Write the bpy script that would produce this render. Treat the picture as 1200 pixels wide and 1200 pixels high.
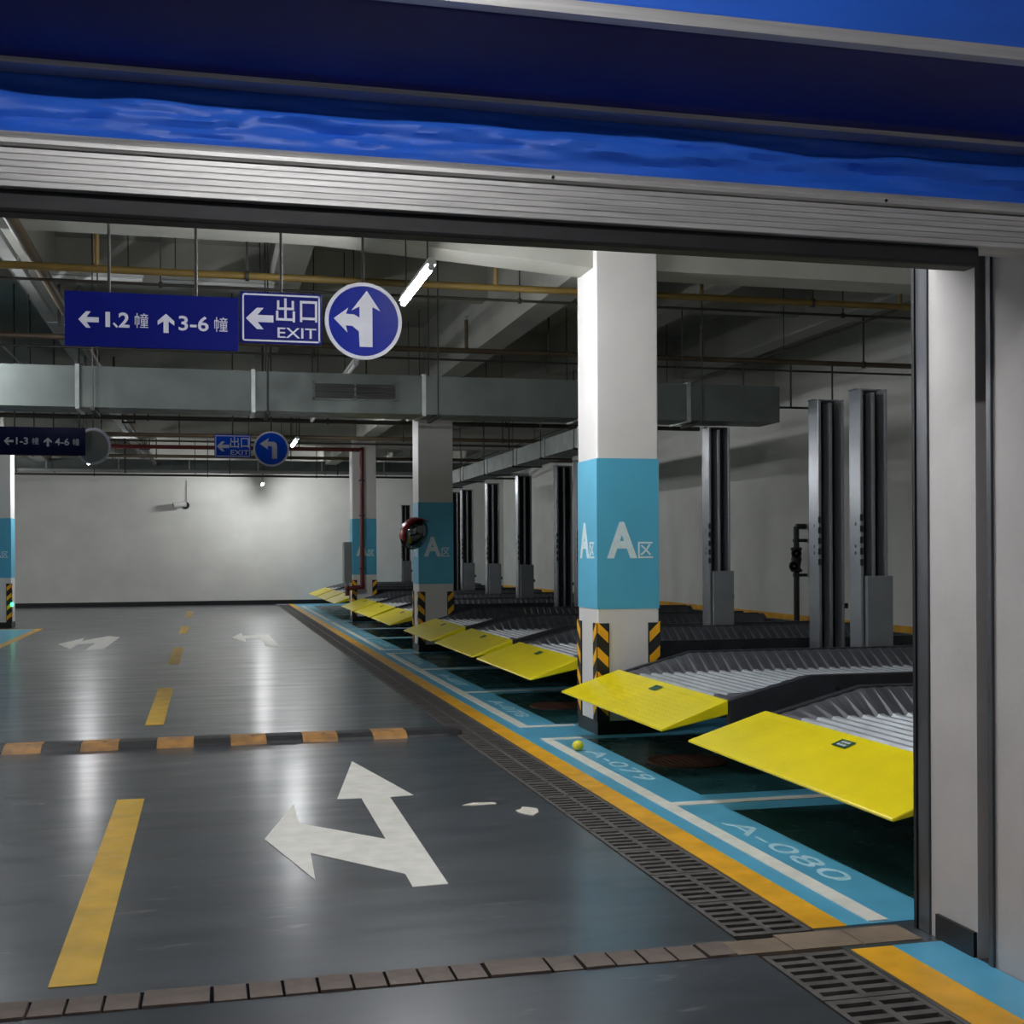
import bpy, math, random
from mathutils import Matrix, Vector, noise
random.seed(4)
PI = math.pi
for o in list(bpy.data.objects): bpy.data.objects.remove(o)
scene = bpy.context.scene
C = scene.collection

# ------------------------------------------------------------------ camera
FPX, YAW, ROLL, EYE = 1450.0, math.radians(13.8), 0.005, 1.55
cam_d = bpy.data.cameras.new('camera'); cam = bpy.data.objects.new('camera', cam_d); C.objects.link(cam)
cam_d.sensor_width = 36.0; cam_d.lens = 36.0 * FPX / 1200.0
cam_d.shift_y = 48.0 / 1200.0
cam_d.clip_start = 0.05; cam_d.clip_end = 200
cam.matrix_world = (Matrix.Translation((0, 0, EYE)) @ Matrix.Rotation(-YAW, 4, 'Z') @
                    Matrix.Rotation(PI / 2, 4, 'X') @ Matrix.Rotation(-ROLL, 4, 'Z'))
scene.camera = cam
# ------------------------------------------------------------------ world, exposure
w = bpy.data.worlds.new('night'); scene.world = w; w.use_nodes = True
bg = w.node_tree.nodes['Background']; bg.inputs[0].default_value = (0.62, 0.68, 0.8, 1); bg.inputs[1].default_value = 0.16
vs = scene.view_settings
vs.view_transform = 'Standard'; vs.look = 'None'; vs.gamma = 1.0; vs.exposure = 1.0; vs.use_curve_mapping = False
TUBE_POWER = 160.0        # radiance of a lit tube
OUT_POWER = 92.0

# ------------------------------------------------------------------ materials
def lin(r, g, b):
    f = lambda c: (c/255/12.92) if c/255 <= 0.04045 else ((c/255+0.055)/1.055)**2.4
    return (f(r), f(g), f(b), 1)
MATS = {}
def mat(name, col, rough=0.5, metal=0.0, vary=0.12, scale=6.0, stretch=(1,1,1), rvary=0.0, bump=0.0, bscale=60.0, spec=0.5, coat=0.0, emit=None, estr=0, col2=None, lo=0.35, hi=0.65):
    m = bpy.data.materials.new(name); m.use_nodes = True; MATS[name] = m
    nt = m.node_tree; N = nt.nodes; L = nt.links; p = N['Principled BSDF']
    p.inputs['Roughness'].default_value = rough; p.inputs['Metallic'].default_value = metal
    p.inputs['Specular IOR Level'].default_value = spec; p.inputs['Coat Weight'].default_value = coat
    if coat: p.inputs['Coat Roughness'].default_value = 0.22
    tc = N.new('ShaderNodeTexCoord'); mp = N.new('ShaderNodeMapping'); mp.inputs['Scale'].default_value = stretch
    L.new(tc.outputs['Object'], mp.inputs[0])
    nz = N.new('ShaderNodeTexNoise'); nz.inputs['Scale'].default_value = scale; nz.inputs['Detail'].default_value = 5
    L.new(mp.outputs[0], nz.inputs[0])
    rp = N.new('ShaderNodeValToRGB'); rp.color_ramp.elements[0].position = lo; rp.color_ramp.elements[1].position = hi
    c2 = col2 if col2 else tuple(min(1, c*(1+vary)) for c in col[:3]) + (1,)
    c1 = col if col2 else tuple(c*(1-vary) for c in col[:3]) + (1,)
    rp.color_ramp.elements[0].color = c1; rp.color_ramp.elements[1].color = c2
    L.new(nz.outputs[0], rp.inputs[0]); L.new(rp.outputs[0], p.inputs['Base Color'])
    if rvary:
        mr = N.new('ShaderNodeMapRange'); mr.inputs[1].default_value = 0.3; mr.inputs[2].default_value = 0.7
        mr.inputs[3].default_value = max(0.02, rough-rvary); mr.inputs[4].default_value = rough+rvary
        n2 = N.new('ShaderNodeTexNoise'); n2.inputs['Scale'].default_value = scale*2.3; n2.inputs['Detail'].default_value = 4
        L.new(mp.outputs[0], n2.inputs[0]); L.new(n2.outputs[0], mr.inputs[0]); L.new(mr.outputs[0], p.inputs['Roughness'])
    if bump:
        n3 = N.new('ShaderNodeTexNoise'); n3.inputs['Scale'].default_value = bscale; n3.inputs['Detail'].default_value = 3
        L.new(mp.outputs[0], n3.inputs[0])
        bp = N.new('ShaderNodeBump'); bp.inputs['Strength'].default_value = bump; bp.inputs['Distance'].default_value = 0.02
        L.new(n3.outputs[0], bp.inputs['Height']); L.new(bp.outputs[0], p.inputs['Normal'])
        if coat: L.new(bp.outputs[0], p.inputs['Coat Normal'])
    if emit:
        p.inputs['Emission Color'].default_value = emit; p.inputs['Emission Strength'].default_value = estr
    return m

mat('epoxy', lin(56,62,70), 0.36, coat=0.8, vary=0.22, scale=0.9, stretch=(0.5,2.2,1), rvary=0.07, bump=0.03, bscale=6, spec=0.6)
# scuffs in the epoxy: pale worn flecks
def add_scuffs(m):
    nt = m.node_tree; N = nt.nodes; L = nt.links; p = N['Principled BSDF']
    src = p.inputs['Base Color'].links[0].from_socket
    tc = N.new('ShaderNodeTexCoord'); mp = N.new('ShaderNodeMapping'); mp.inputs['Scale'].default_value = (0.8, 3.2, 1)
    L.new(tc.outputs['Object'], mp.inputs[0])
    nz = N.new('ShaderNodeTexNoise'); nz.inputs['Scale'].default_value = 2.6; nz.inputs['Detail'].default_value = 8; nz.inputs['Roughness'].default_value = 0.62
    L.new(mp.outputs[0], nz.inputs[0])
    mr = N.new('ShaderNodeMapRange'); mr.inputs[1].default_value = 0.625; mr.inputs[2].default_value = 0.70; mr.inputs[4].default_value = 0.38
    L.new(nz.outputs[0], mr.inputs[0])
    mx = N.new('ShaderNodeMixRGB'); mx.inputs[2].default_value = lin(165,165,162)
    L.new(mr.outputs[0], mx.inputs[0]); L.new(src, mx.inputs[1]); L.new(mx.outputs[0], p.inputs['Base Color'])
add_scuffs(MATS['epoxy'])
mat('bay_green', lin(38,80,84), 0.24, vary=0.25, scale=2, rvary=0.08)
mat('bay_blue', lin(86,166,200), 0.34, vary=0.10, scale=3)
mat('paint_white', lin(226,224,216), 0.4, vary=0.08, scale=8, rvary=0.1)
mat('paint_yellow', lin(226,166,38), 0.4, vary=0.14, scale=5, rvary=0.1)
mat('dash_yellow', lin(205,165,52), 0.4, vary=0.14, scale=5, rvary=0.1)
mat('lettering', lin(218,236,242), 0.5, vary=0.06, scale=20)
mat('faded_number', lin(176,212,226), 0.5, vary=0.1, scale=14, col2=lin(112,180,208), lo=0.5, hi=0.8)
mat('wall_white', lin(214,214,208), 0.7, vary=0.05, scale=1.4, bump=0.04, bscale=30)
mat('jamb_white', lin(190,186,184), 0.6, vary=0.06, scale=2.5, bump=0.08, bscale=22)
mat('concrete', lin(168,168,160), 0.85, vary=0.10, scale=1.2, bump=0.08, bscale=14)
mat('col_white', lin(222,220,218), 0.5, vary=0.03, scale=2)
mat('col_blue', lin(84,178,212), 0.42, vary=0.05, scale=2.5)
mat('black_paint', lin(22,24,26), 0.45, vary=0.2, scale=5)
mat('rubber', lin(26,26,27), 0.6, vary=0.25, scale=9)
mat('guard_yellow', lin(250,182,20), 0.45, vary=0.06, scale=9)
mat('bump_orange', lin(170,124,66), 0.6, vary=0.3, scale=9, col2=lin(110,84,58), lo=0.42, hi=0.75)
mat('bump_black', lin(38,38,40), 0.55, vary=0.3, scale=9)
mat('flap_yellow', lin(240,222,20), 0.33, vary=0.05, scale=3, bump=0.05, bscale=45, spec=0.5)
mat('galv', lin(186,192,198), 0.40, metal=0.35, vary=0.12, scale=5, rvary=0.08)
mat('slope_grey', lin(92,94,100), 0.45, metal=0.4, vary=0.15, scale=5)
mat('girder', lin(62,63,68), 0.42, metal=0.5, vary=0.15, scale=5)
mat('post_grey', lin(150,154,160), 0.22, metal=0.55, vary=0.06, scale=3)
mat('post_cover', lin(126,130,134), 0.45, metal=0.3, vary=0.08, scale=4)
mat('dark_steel', lin(30,31,34), 0.5, metal=0.4, vary=0.2, scale=5)
mat('rail_steel', lin(96,98,102), 0.38, metal=0.8, vary=0.2, scale=5, stretch=(1,1,0.3), rvary=0.1)
mat('alu', lin(198,196,193), 0.42, metal=0.6, vary=0.14, scale=5, stretch=(0.4,4,14), rvary=0.12)
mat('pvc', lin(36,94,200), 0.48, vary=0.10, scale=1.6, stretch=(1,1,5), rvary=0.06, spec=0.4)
mat('pvc_shaded', lin(8,20,112), 0.4, vary=0.12, scale=1.2)  # same curtain fabric, colour darkened for the shade on the downward-facing fold
mat('sign_blue', lin(14,24,118), 0.35, vary=0.05, scale=4, spec=0.1)
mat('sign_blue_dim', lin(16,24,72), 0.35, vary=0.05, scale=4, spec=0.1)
mat('sign_round', lin(8,36,158), 0.3, vary=0.05, scale=4, spec=0.06)
mat('sign_blue_glow', lin(18,84,228), 0.3, vary=0.05, scale=4, spec=0.1)  # sign blue lightened on the two far signs to stand in for lamp glow
mat('sign_white', lin(224,226,240), 0.4, vary=0.03, scale=10)
mat('duct', lin(98,106,104), 0.45, metal=0.5, vary=0.16, scale=2.2, rvary=0.08, bump=0.12, bscale=2.5)
mat('flange', lin(176,182,182), 0.35, metal=0.7, vary=0.12, scale=8)
mat('grille_dark', lin(60,62,60), 0.6, vary=0.1)
mat('pipe_ochre', lin(110,90,42), 0.5, vary=0.18, scale=3)
mat('pipe_brown', lin(70,58,42), 0.5, vary=0.2, scale=3)
mat('pipe_dark', lin(44,40,36), 0.5, vary=0.2, scale=3)
mat('pipe_red', lin(90,22,24), 0.4, vary=0.15, scale=4)
mat('hanger', lin(42,40,36), 0.6, metal=0.0, vary=0.2)
mat('fixture', lin(210,212,212), 0.4, vary=0.04)
mat('tube_off', lin(226,228,228), 0.25, vary=0.02)
mat('tube_on', lin(255,255,255), 0.4, vary=0.0, emit=(0.97, 0.98, 1.0, 1), estr=TUBE_POWER)
mat('bulb_on', lin(255,255,255), 0.4, vary=0.0, emit=(0.97, 0.98, 1.0, 1), estr=TUBE_POWER*1.9)
mat('tube_out', lin(255,255,255), 0.4, vary=0.0, emit=(0.97, 0.97, 1.0, 1), estr=OUT_POWER)
mat('brick', lin(96,84,76), 0.7, vary=0.22, scale=7, bump=0.15, bscale=30)
mat('sill', lin(122,106,88), 0.75, vary=0.2, scale=5, bump=0.15, bscale=25)
mat('iron', lin(92,88,86), 0.6, metal=0.4, vary=0.25, scale=9, bump=0.1, bscale=40)
mat('rust', lin(92,48,36), 0.6, vary=0.3, scale=9, bump=0.2, bscale=40)
mat('trench', lin(18,18,18), 0.9, vary=0.2)
mat('mirror', lin(120,125,125), 0.04, metal=1.0, vary=0.0)
mat('mirror_back', lin(150,152,155), 0.3, vary=0.05)
mat('red_plastic', lin(160,24,30), 0.35, vary=0.08)
mat('paper', lin(210,204,190), 0.8, vary=0.08, scale=20)
mat('ball_yellow', lin(232,222,70), 0.45, vary=0.08, scale=12)
mat('sticker_green', lin(20,78,52), 0.4, vary=0.1, scale=20)
mat('cable_grey', lin(140,142,140), 0.5, vary=0.08)
mat('led_green', lin(30,200,130), 0.4, vary=0.0, emit=(0.05, 1.0, 0.5, 1), estr=3.0)
mat('cctv_white', lin(200,200,198), 0.4, vary=0.04)
M = MATS

# ------------------------------------------------------------------ mesh helpers
class MB:
    def __init__(s): s.v = []; s.f = []; s.sm = []
    def add(s, vs_, fs, smooth=False):
        k = len(s.v); s.v += [tuple(p) for p in vs_]; s.f += [tuple(i+k for i in f) for f in fs]; s.sm += [smooth]*len(fs)
        return s
    def box(s, x0, x1, y0, y1, z0, z1):
        return s.add([(x,y,z) for z in (z0,z1) for y in (y0,y1) for x in (x0,x1)],
                     [(0,2,3,1),(4,5,7,6),(0,1,5,4),(2,6,7,3),(0,4,6,2),(1,3,7,5)])
    def prism(s, poly, z0, z1, to3=None):           # poly in a plane, extruded on the third axis
        to3 = to3 or (lambda a,b,c: (a,b,c)); n = len(poly)
        area = sum(poly[i][0]*poly[(i+1)%n][1]-poly[(i+1)%n][0]*poly[i][1] for i in range(n))
        if area < 0: poly = poly[::-1]
        vs_ = [to3(a,b,z0) for a,b in poly] + [to3(a,b,z1) for a,b in poly]
        return s.add(vs_, [tuple(range(n))[::-1], tuple(range(n,2*n))] + [(i,(i+1)%n,n+(i+1)%n,n+i) for i in range(n)])
    def tube(s, p0, p1, r, n=10, r1=None):
        p0, p1 = Vector(p0), Vector(p1); d = (p1-p0).normalized(); r1 = r if r1 is None else r1
        u = d.orthogonal().normalized(); v = d.cross(u)
        a = [p0 + (u*math.cos(2*PI*i/n)+v*math.sin(2*PI*i/n))*r for i in range(n)]
        b = [p1 + (u*math.cos(2*PI*i/n)+v*math.sin(2*PI*i/n))*r1 for i in range(n)]
        s.add(a+b, [(i,(i+1)%n,n+(i+1)%n,n+i) for i in range(n)], True)
        k = len(s.v)-2*n
        s.f += [tuple(k+i for i in range(n))[::-1], tuple(k+n+i for i in range(n))]; s.sm += [False, False]
        return s
    def lathe(s, prof, axis_m, n=24):              # prof [(r,h)] about local z of axis_m
        k = len(s.v)
        for r, h in prof:
            for i in range(n): s.v.append(tuple(axis_m @ Vector((r*math.cos(2*PI*i/n), r*math.sin(2*PI*i/n), h))))
        for j in range(len(prof)-1):
            for i in range(n):
                s.f.append((k+j*n+i, k+j*n+(i+1)%n, k+(j+1)*n+(i+1)%n, k+(j+1)*n+i)); s.sm.append(True)
        s.f += [tuple(k+i for i in range(n))[::-1], tuple(k+(len(prof)-1)*n+i for i in range(n))]; s.sm += [False, False]
        return s
    def mesh(s, name):
        me = bpy.data.meshes.new(name); me.from_pydata(s.v, [], s.f)
        me.polygons.foreach_set('use_smooth', s.sm); me.update()
        if any(s.sm): me.set_sharp_from_angle(angle=math.radians(40))
        return me
def tag(o, label=None, cat=None, group=None, kind=None):
    for k, v in (('label',label),('category',cat),('group',group),('kind',kind)):
        if v: o[k] = v
    return o
def obj(name, mb, m, parent=None, label=None, cat=None, group=None, kind=None, bevel=0):
    me = mb if isinstance(mb, bpy.types.Mesh) else mb.mesh(name)
    o = bpy.data.objects.new(name, me); C.objects.link(o)
    if not me.materials: me.materials.append(M[m])
    if parent:
        o.parent = parent; bpy.context.view_layer.update() if False else None
    if bevel:
        b = o.modifiers.new('bevel', 'BEVEL'); b.width = bevel; b.segments = 2; b.limit_method = 'ANGLE'
    return tag(o, label, cat, group, kind)
def thing(name, label, cat, loc=(0,0,0), group=None, kind=None):
    o = bpy.data.objects.new(name, None); C.objects.link(o); o.location = loc; o.empty_display_size = 0.2
    return tag(o, label, cat, group, kind)
def dup(o, loc, label=None):
    r = o.copy(); C.objects.link(r); r.location = loc
    if label: r['label'] = label
    for ch in o.children:
        c = ch.copy(); C.objects.link(c); c.parent = r
        for g in ch.children:
            d = g.copy(); C.objects.link(d); d.parent = c
    return r
def text_mesh(s, size, bold=0.0, extrude=0.0015, align='CENTER'):
    cu = bpy.data.curves.new('lettering', 'FONT'); cu.body = s; cu.size = size; cu.extrude = extrude; cu.offset = bold
    cu.align_x = align; cu.align_y = 'CENTER'; cu.resolution_u = 3
    t = bpy.data.objects.new('t', cu); C.objects.link(t)
    dg = bpy.context.evaluated_depsgraph_get(); dg.update()
    me = bpy.data.meshes.new_from_object(t.evaluated_get(dg)); me.materials.clear()
    bpy.data.objects.remove(t)
    return me
def text(name, s, size, m, parent, loc, rot, bold=0.0, fit=None, label=None):
    me = text_mesh(s, size, bold)
    xs = [v.co.x for v in me.vertices]; ys = [v.co.y for v in me.vertices]
    if xs:
        cx, cy = (min(xs)+max(xs))/2, (min(ys)+max(ys))/2
        sx = sy = 1
        if fit: sx = fit[0]/(max(xs)-min(xs)); sy = fit[1]/(max(ys)-min(ys))
        for v in me.vertices: v.co = ((v.co.x-cx)*sx, (v.co.y-cy)*sy, v.co.z)
    o = obj(name, me, m, parent, label); o.location = loc; o.rotation_euler = rot
    return o
FRONT = (PI/2, 0, 0)      # reads towards -Y
LEFTF = (PI/2, 0, -PI/2)  # reads towards -X

# ================================================================== the setting
XR, XL, YB, ZC = 9.3, -12.0, 39.0, 5.1        # right wall, left wall, back wall, slab
TX0, TX1 = 2.04, 2.40                          # drain trench
fl = MB()
for y0, y1 in ((-5, 4.40), (4.57, YB+0.3)): fl.box(XL-0.3, TX0, y0, y1, -0.25, 0)
fl.box(XL-0.3, TX0, 4.40, 4.57, -0.25, -0.06)
fl.box(TX1, XR+0.3, -5, YB+0.3, -0.25, 0)
fl.box(TX0, TX1, 4.38, 4.60, -0.25, -0.06)
floor = obj('floor', fl, 'epoxy', kind='structure', label='dark grey glossy epoxy floor of the parking garage')
obj('trench_bed', MB().box(TX0, TX1, -5, 4.38, -0.3, -0.12).box(TX0, TX1, 4.60, YB, -0.3, -0.12), 'trench', floor)
def paint(name, poly, m, z, label=None, par=None):
    return obj(name, MB().prism(poly, 0.0004, z), m, par or floor, label)
def rect(x0, x1, y0, y1): return [(x0,y0),(x1,y0),(x1,y1),(x0,y1)]
# right-hand edge stripes and bays
paint('edge_stripe', rect(2.405, 2.56, 4.64, 38.9), 'paint_yellow', 0.003, 'yellow edge stripe beside the drain')
paint('edge_stripe', rect(2.42, 2.60, -4, 4.36), 'paint_yellow', 0.003)
paint('blue_strip', rect(2.60, 2.825, -4, 4.36), 'bay_blue', 0.004)
paint('blue_strip', rect(2.56, 9.25, 4.64, 38.9), 'bay_blue', 0.004, 'sky blue painted bay borders')
G = 9.12
bays = []                                   # green boxes between the blue borders
bays += [(4.7, 6.86), (7.37, 9.80)]
for g in range(3):
    for a, b in ((10.75, 13.22), (13.72, 16.05), (16.55, 18.95)):
        bays.append((a+G*g, b+G*g))
for a, b in bays: paint('bay_floor', rect(3.04, 9.2, a, b), 'bay_green', 0.007)
def white(x0, x1, y0, y1): paint('white_line', rect(x0, x1, y0, y1), 'paint_white', 0.009)
spans = [(4.66, 9.93)] + [(10.60+G*g, 19.08+G*g) for g in range(3)]
for i, (a, b) in enumerate(spans):
    white(2.67, 2.76, a, b)
    white(2.76, 3.02 if i == 0 else 3.18, b-0.09, b)
    if i: white(2.76, 3.18, a, a+0.09)
for y in [7.08] + [v+G*g for g in range(3) for v in (13.42, 16.26)]: white(2.76, 9.1, y, y+0.09)
# bay numbers
nums = ['A-080', 'A-079'] + ['A-0%d' % (78-i) for i in range(9)]
for (a, b), s in zip(bays, nums):
    c = 5.92 if s == 'A-080' else (a+b)/2
    text('bay_number', s, 0.2, 'faded_number', floor, (2.90, c, 0.0045), (0,0,-PI/2), fit=(1.3, 0.13))
# left-hand stripes
paint('edge_stripe', rect(-3.52, -3.38, 10, 27.7), 'paint_yellow', 0.003)
paint('edge_stripe', rect(-9, -3.52, 27.55, 27.7), 'paint_yellow', 0.003)
paint('blue_strip', rect(-9, -3.52, 10, 27.55), 'bay_blue', 0.004)
for a, b in ((10.5, 12.9), (13.5, 15.9), (16.5, 18.8), (19.8, 22.2), (22.8, 25)): paint('bay_floor', rect(-8.9, -4.1, a, b), 'bay_green', 0.007)
# lane dashes and arrows
for y0, y1 in ((4.70, 8.19), (11.70, 14.91), (18.12, 21.34), (25.1, 27.65), (31.6, 34.8)):
    paint('lane_dash', rect(-0.565, -0.40, y0, y1), 'dash_yellow', 0.003)
paint('lane_arrow', [(1.035,9.25),(1.27,7.85),(1.116,7.83),(1.085,5.70),(0.915,5.69),(0.918,5.93),(0.508,6.47),(0.487,5.93),(0.29,6.85),(0.508,7.77),(0.499,7.21),(0.928,6.68),(0.935,7.83),(0.784,7.85)], 'paint_white', 0.003,
      'white painted arrow pointing straight on and left')
paint('lane_arrow', [(-2.55,22.85),(-2.25,24.3),(-2.22,23.5),(-1.86,24.75),(-1.62,24.4),(-1.68,21.4),(-1.95,21.2),(-1.93,22.9),(-2.2,22.6),(-2.22,21.6)], 'paint_white', 0.003, 'white painted arrow of the oncoming lane')
paint('lane_arrow', [(0.42,23.6),(0.62,24.9),(0.64,24.1),(1.12,24.3),(1.16,21.0),(0.95,21.2),(0.93,23.2),(0.66,23.2),(0.64,22.4)], 'paint_white', 0.003, 'white painted arrow turning left, far down the lane')

# threshold bricks
bx = MB().box(-0.056, 0.056, -0.078, 0.078, -0.055, 0.006).mesh('brick')
x = -3.3; k = 0; bx.materials.append(M['brick'])
while x < 1.9:
    wd = 0.238 if k % 9 == 5 else 0.119
    b = obj('brick', bx, 'brick', floor); b.location = (x+wd/2, 4.485, random.uniform(-0.003, 0.003)); b.scale.x = wd/0.119
    b.rotation_euler.z = random.uniform(-0.02, 0.02); x += wd+0.004; k += 1
for x0, x1 in ((1.93, 2.2), (2.205, 2.5), (2.505, 2.76)):
    obj('sill_stone', MB().box(x0, x1, 4.405, 4.60 if x1 > 2.3 else 4.565, -0.055, 0.004), 'sill', floor)

# walls
wall_b = obj('wall_back', MB().box(XL-0.3, XR+0.3, YB, YB+0.3, 0, ZC), 'wall_white', kind='structure', label='long plain white wall at the far end of the lane')
obj('baseboard_back', MB().box(XL, XR, YB-0.02, YB, 0, 0.13), 'black_paint', kind='structure', label='black skirting along the far wall')
obj('wall_right', MB().box(XR, XR+0.3, 4.1, YB, 0, ZC), 'wall_white', kind='structure', label='white side wall behind the parking lifts')
obj('trim_1', MB().box(XR-0.012, XR, 4.5, YB, 0.40, 0.52), 'paint_yellow', kind='structure', label='yellow band along the foot of the side wall')
obj('wall_left', MB().box(XL-0.3, XL, -5, YB, 0, ZC), 'wall_white', kind='structure', label='white side wall across the garage')
wf = MB().box(2.83, 3.45, 4.14, 4.45, 0, ZC)                 # pier
wf.box(3.45, XR, 4.14, 4.45, 0, ZC).box(XL, -3.7, 4.14, 4.5, 0, ZC).box(-3.7, 2.83, 4.14, 4.45, 2.78, ZC)
wall_f = obj('wall_front', wf, 'jamb_white', kind='structure', label='white entrance pier and wall around the doorway')
obj('pier_skirting', MB().box(2.815, 2.832, 4.145, 4.40, 0, 0.10), 'black_paint', wall_f)
wo = MB().box(2.83, 3.45, -5, 4.05, 0, 3.95).box(2.90, 3.45, 4.05, 4.14, 0, 3.95)
wall_o = obj('wall_ramp_right', wo, 'jamb_white', kind='structure', label='white wall of the entrance passage')
obj('slot_lining', MB().box(2.885, 2.90, 4.052, 4.138, 0, 3.9).box(2.832, 2.885, 4.046, 4.058, 0, 3.9), 'dark_steel', wall_o, label='dark guide slot in the wall')
obj('slot_edge', MB().box(2.818, 2.834, 4.03, 4.056, 0, 3.9), 'rail_steel', wall_o)
obj('wall_ramp_left', MB().box(-4.2, -3.7, -5, 4.14, 0, 3.95), 'jamb_white', kind='structure', label='white left wall of the entrance passage')
obj('ceiling_ramp', MB().box(-4.2, 3.45, -5, 4.14, 3.95, 4.15), 'concrete', kind='structure', label='concrete ceiling of the entrance passage')
# steel door post on the inner corner
gp = thing('door_post', 'dark steel guide post standing on the inner edge of the entrance pier', 'door post', (2.83, 4.5, 0))
obj('post_channel', MB().box(-0.008, 0.12, -0.048, 0.055, 0, 3.2), 'rail_steel', gp, bevel=0.004)
obj('post_lip', MB().box(-0.014, -0.008, 0.035, 0.055, 0, 3.2), 'dark_steel', gp)

# ceiling
ceiling = obj('ceiling', MB().box(XL-0.3, XR+0.3, 4.14, YB+0.3, ZC, ZC+0.25), 'concrete', kind='structure', label='raw concrete ceiling slab with beams')
ZM = 4.14
for y in (10.08, 10.08+9.15, 10.08+18.3):
    obj('cross_beam', MB().box(XL, XR, y, y+0.4, ZM, ZC), 'concrete', ceiling)
    obj('beam_haunch', MB().prism([(0.9,ZM),(3.2,3.98),(3.2,ZM)], y+0.0, y+0.4, lambda a,b,c_: (a,c_,b)).box(3.2, XR, y, y+0.4, 3.98, ZM), 'concrete', ceiling)
for y in (14.6, 23.8, 33.0):
    obj('cross_beam', MB().box(XL, XR, y, y+0.3, 4.62, ZC), 'concrete', ceiling)
for x0, zb in ((3.3, 4.12), (5.3, 4.42), (7.5, 4.42), (-1.95, 4.45), (0.7, 4.55), (-4.55, 4.12), (-8.5, 4.42)):
    obj('long_beam', MB().box(x0, x0+0.32, 4.5, YB, zb, ZC), 'concrete', ceiling)

# columns
def column(x, y, label, letters=True):
    t = thing('column', label, 'column', (x, y, 0), kind='structure', group='painted concrete columns'); W = 0.55
    def ring(z0, z1, e): return MB().box(-e, W+e, -e, W+e, z0, z1)
    obj('shaft', ring(0, 4.2, 0), 'col_white', t, bevel=0.012)
    obj('plinth', ring(0, 0.12, 0.006), 'black_paint', t)
    obj('colour_band', ring(1.07, 2.35, 0.004), 'col_blue', t, label='sky blue painted band')
    if letters:
        text('letter', 'A', 0.34, 'lettering', t, (0.22, -0.0045, 1.655), FRONT, bold=0.012, fit=(0.27, 0.31))
        text('letter', '区', 0.16, 'lettering', t, (0.43, -0.0045, 1.57), FRONT, bold=0.002, fit=(0.135, 0.14))
        text('letter', 'A', 0.34, 'lettering', t, (-0.0045, 0.35, 1.655), LEFTF, bold=0.012, fit=(0.27, 0.31))
        text('letter', '区', 0.16, 'lettering', t, (-0.0045, 0.14, 1.57), LEFTF, bold=0.002, fit=(0.135, 0.14))
    # L-shaped corner guards with yellow chevron bars
    th, lw, z0, z1 = 0.012, 0.10, 0.12, 0.95
    for cx, cy, sx, sy in ((0,0,1,1), (W,0,-1,1), (0,W,1,-1)):
        a, b = sorted((cx-sx*th, cx+sx*lw)); c_, d = sorted((cy-sy*th, cy))
        e, f = sorted((cx-sx*th, cx)); g_, h = sorted((cy, cy+sy*lw))
        gd = obj('corner_guard', MB().box(a, b, c_, d, z0, z1).box(e, f, g_, h, z0, z1), 'rubber', t, label='black and yellow corner guard')
        st = MB(); n = 4; e2 = 0.002
        for q in range(n):
            zc = z0 + (q+0.62)*(z1-z0)/n; hh = 0.045; dz = 0.045
            yy = (cy-sy*th-sy*e2); xa, xb = cx-sx*th*0.4, cx+sx*lw*0.9
            st.prism([(xa, zc+dz+hh),(xb, zc-dz+hh),(xb, zc-dz-hh),(xa, zc+dz-hh)], min(yy, yy+sy*e2*1.2), max(yy, yy+sy*e2*1.2), lambda a_,b_,c2: (a_,c2,b_))
            xx = (cx-sx*th-sx*e2); ya, yb = cy-sy*th*0.4, cy+sy*lw*0.9
            st.prism([(ya, zc+dz+hh),(yb, zc-dz+hh),(yb, zc-dz-hh),(ya, zc+dz-hh)], min(xx, xx+sx*e2*1.2), max(xx, xx+sx*e2*1.2), lambda a_,b_,c2: (c2,a_,b_))
        obj('chevron_bars', st, 'guard_yellow', gd)
    return t
column(3.2, 10.0, 'white column with bright blue A band standing nearest the entrance pier')
column(3.2, 19.15, 'white column with blue band and a round convex mirror on its corner')
column(3.2, 28.3, 'white column with blue band behind a dark red pipe')
column(-4.65, 28.3, 'white column with blue band across the lane beside the blue floor patch')

# ================================================================== roll-up door (stacked PVC curtain)
door = thing('rollup_door', 'blue plastic stacking door folded up under the lintel with aluminium bars', 'door', (0, 3.6, 2.5))
DX0, DX1 = -3.69, 2.825
def sweep(prof, x0=DX0, x1=DX1):           # prof: closed (y,z) polygon
    return MB().prism(prof, x0, x1, lambda a,b,c_: (c_,a,b))
obj('rubber_seal', sweep([(-0.03,-0.02),(0.05,-0.02),(0.05,0.045),(-0.03,0.045)], DX0, 2.46), 'rubber', door, bevel=0.01, label='black rubber bottom seal')
pr = [(0.06, 0.04), (0.06, 0.148)]
nrib = 6
for i in range(nrib):
    z1 = 0.148 - i*0.108/nrib; z0 = z1 - 0.108/nrib
    pr += [(-0.050, z1-0.0008), (-0.054, z1-0.003), (-0.054, z0+0.003), (-0.050, z0+0.0008)]
obj('bottom_bar', sweep(pr), 'alu', door, label='ribbed aluminium bottom bar')
obj('upper_rail', sweep([(0.05,0.152),(-0.05,0.152),(-0.062,0.158),(-0.062,0.17),(-0.05,0.176),(-0.056,0.184),(-0.05,0.192),(0.05,0.192)]), 'alu', door)
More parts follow.
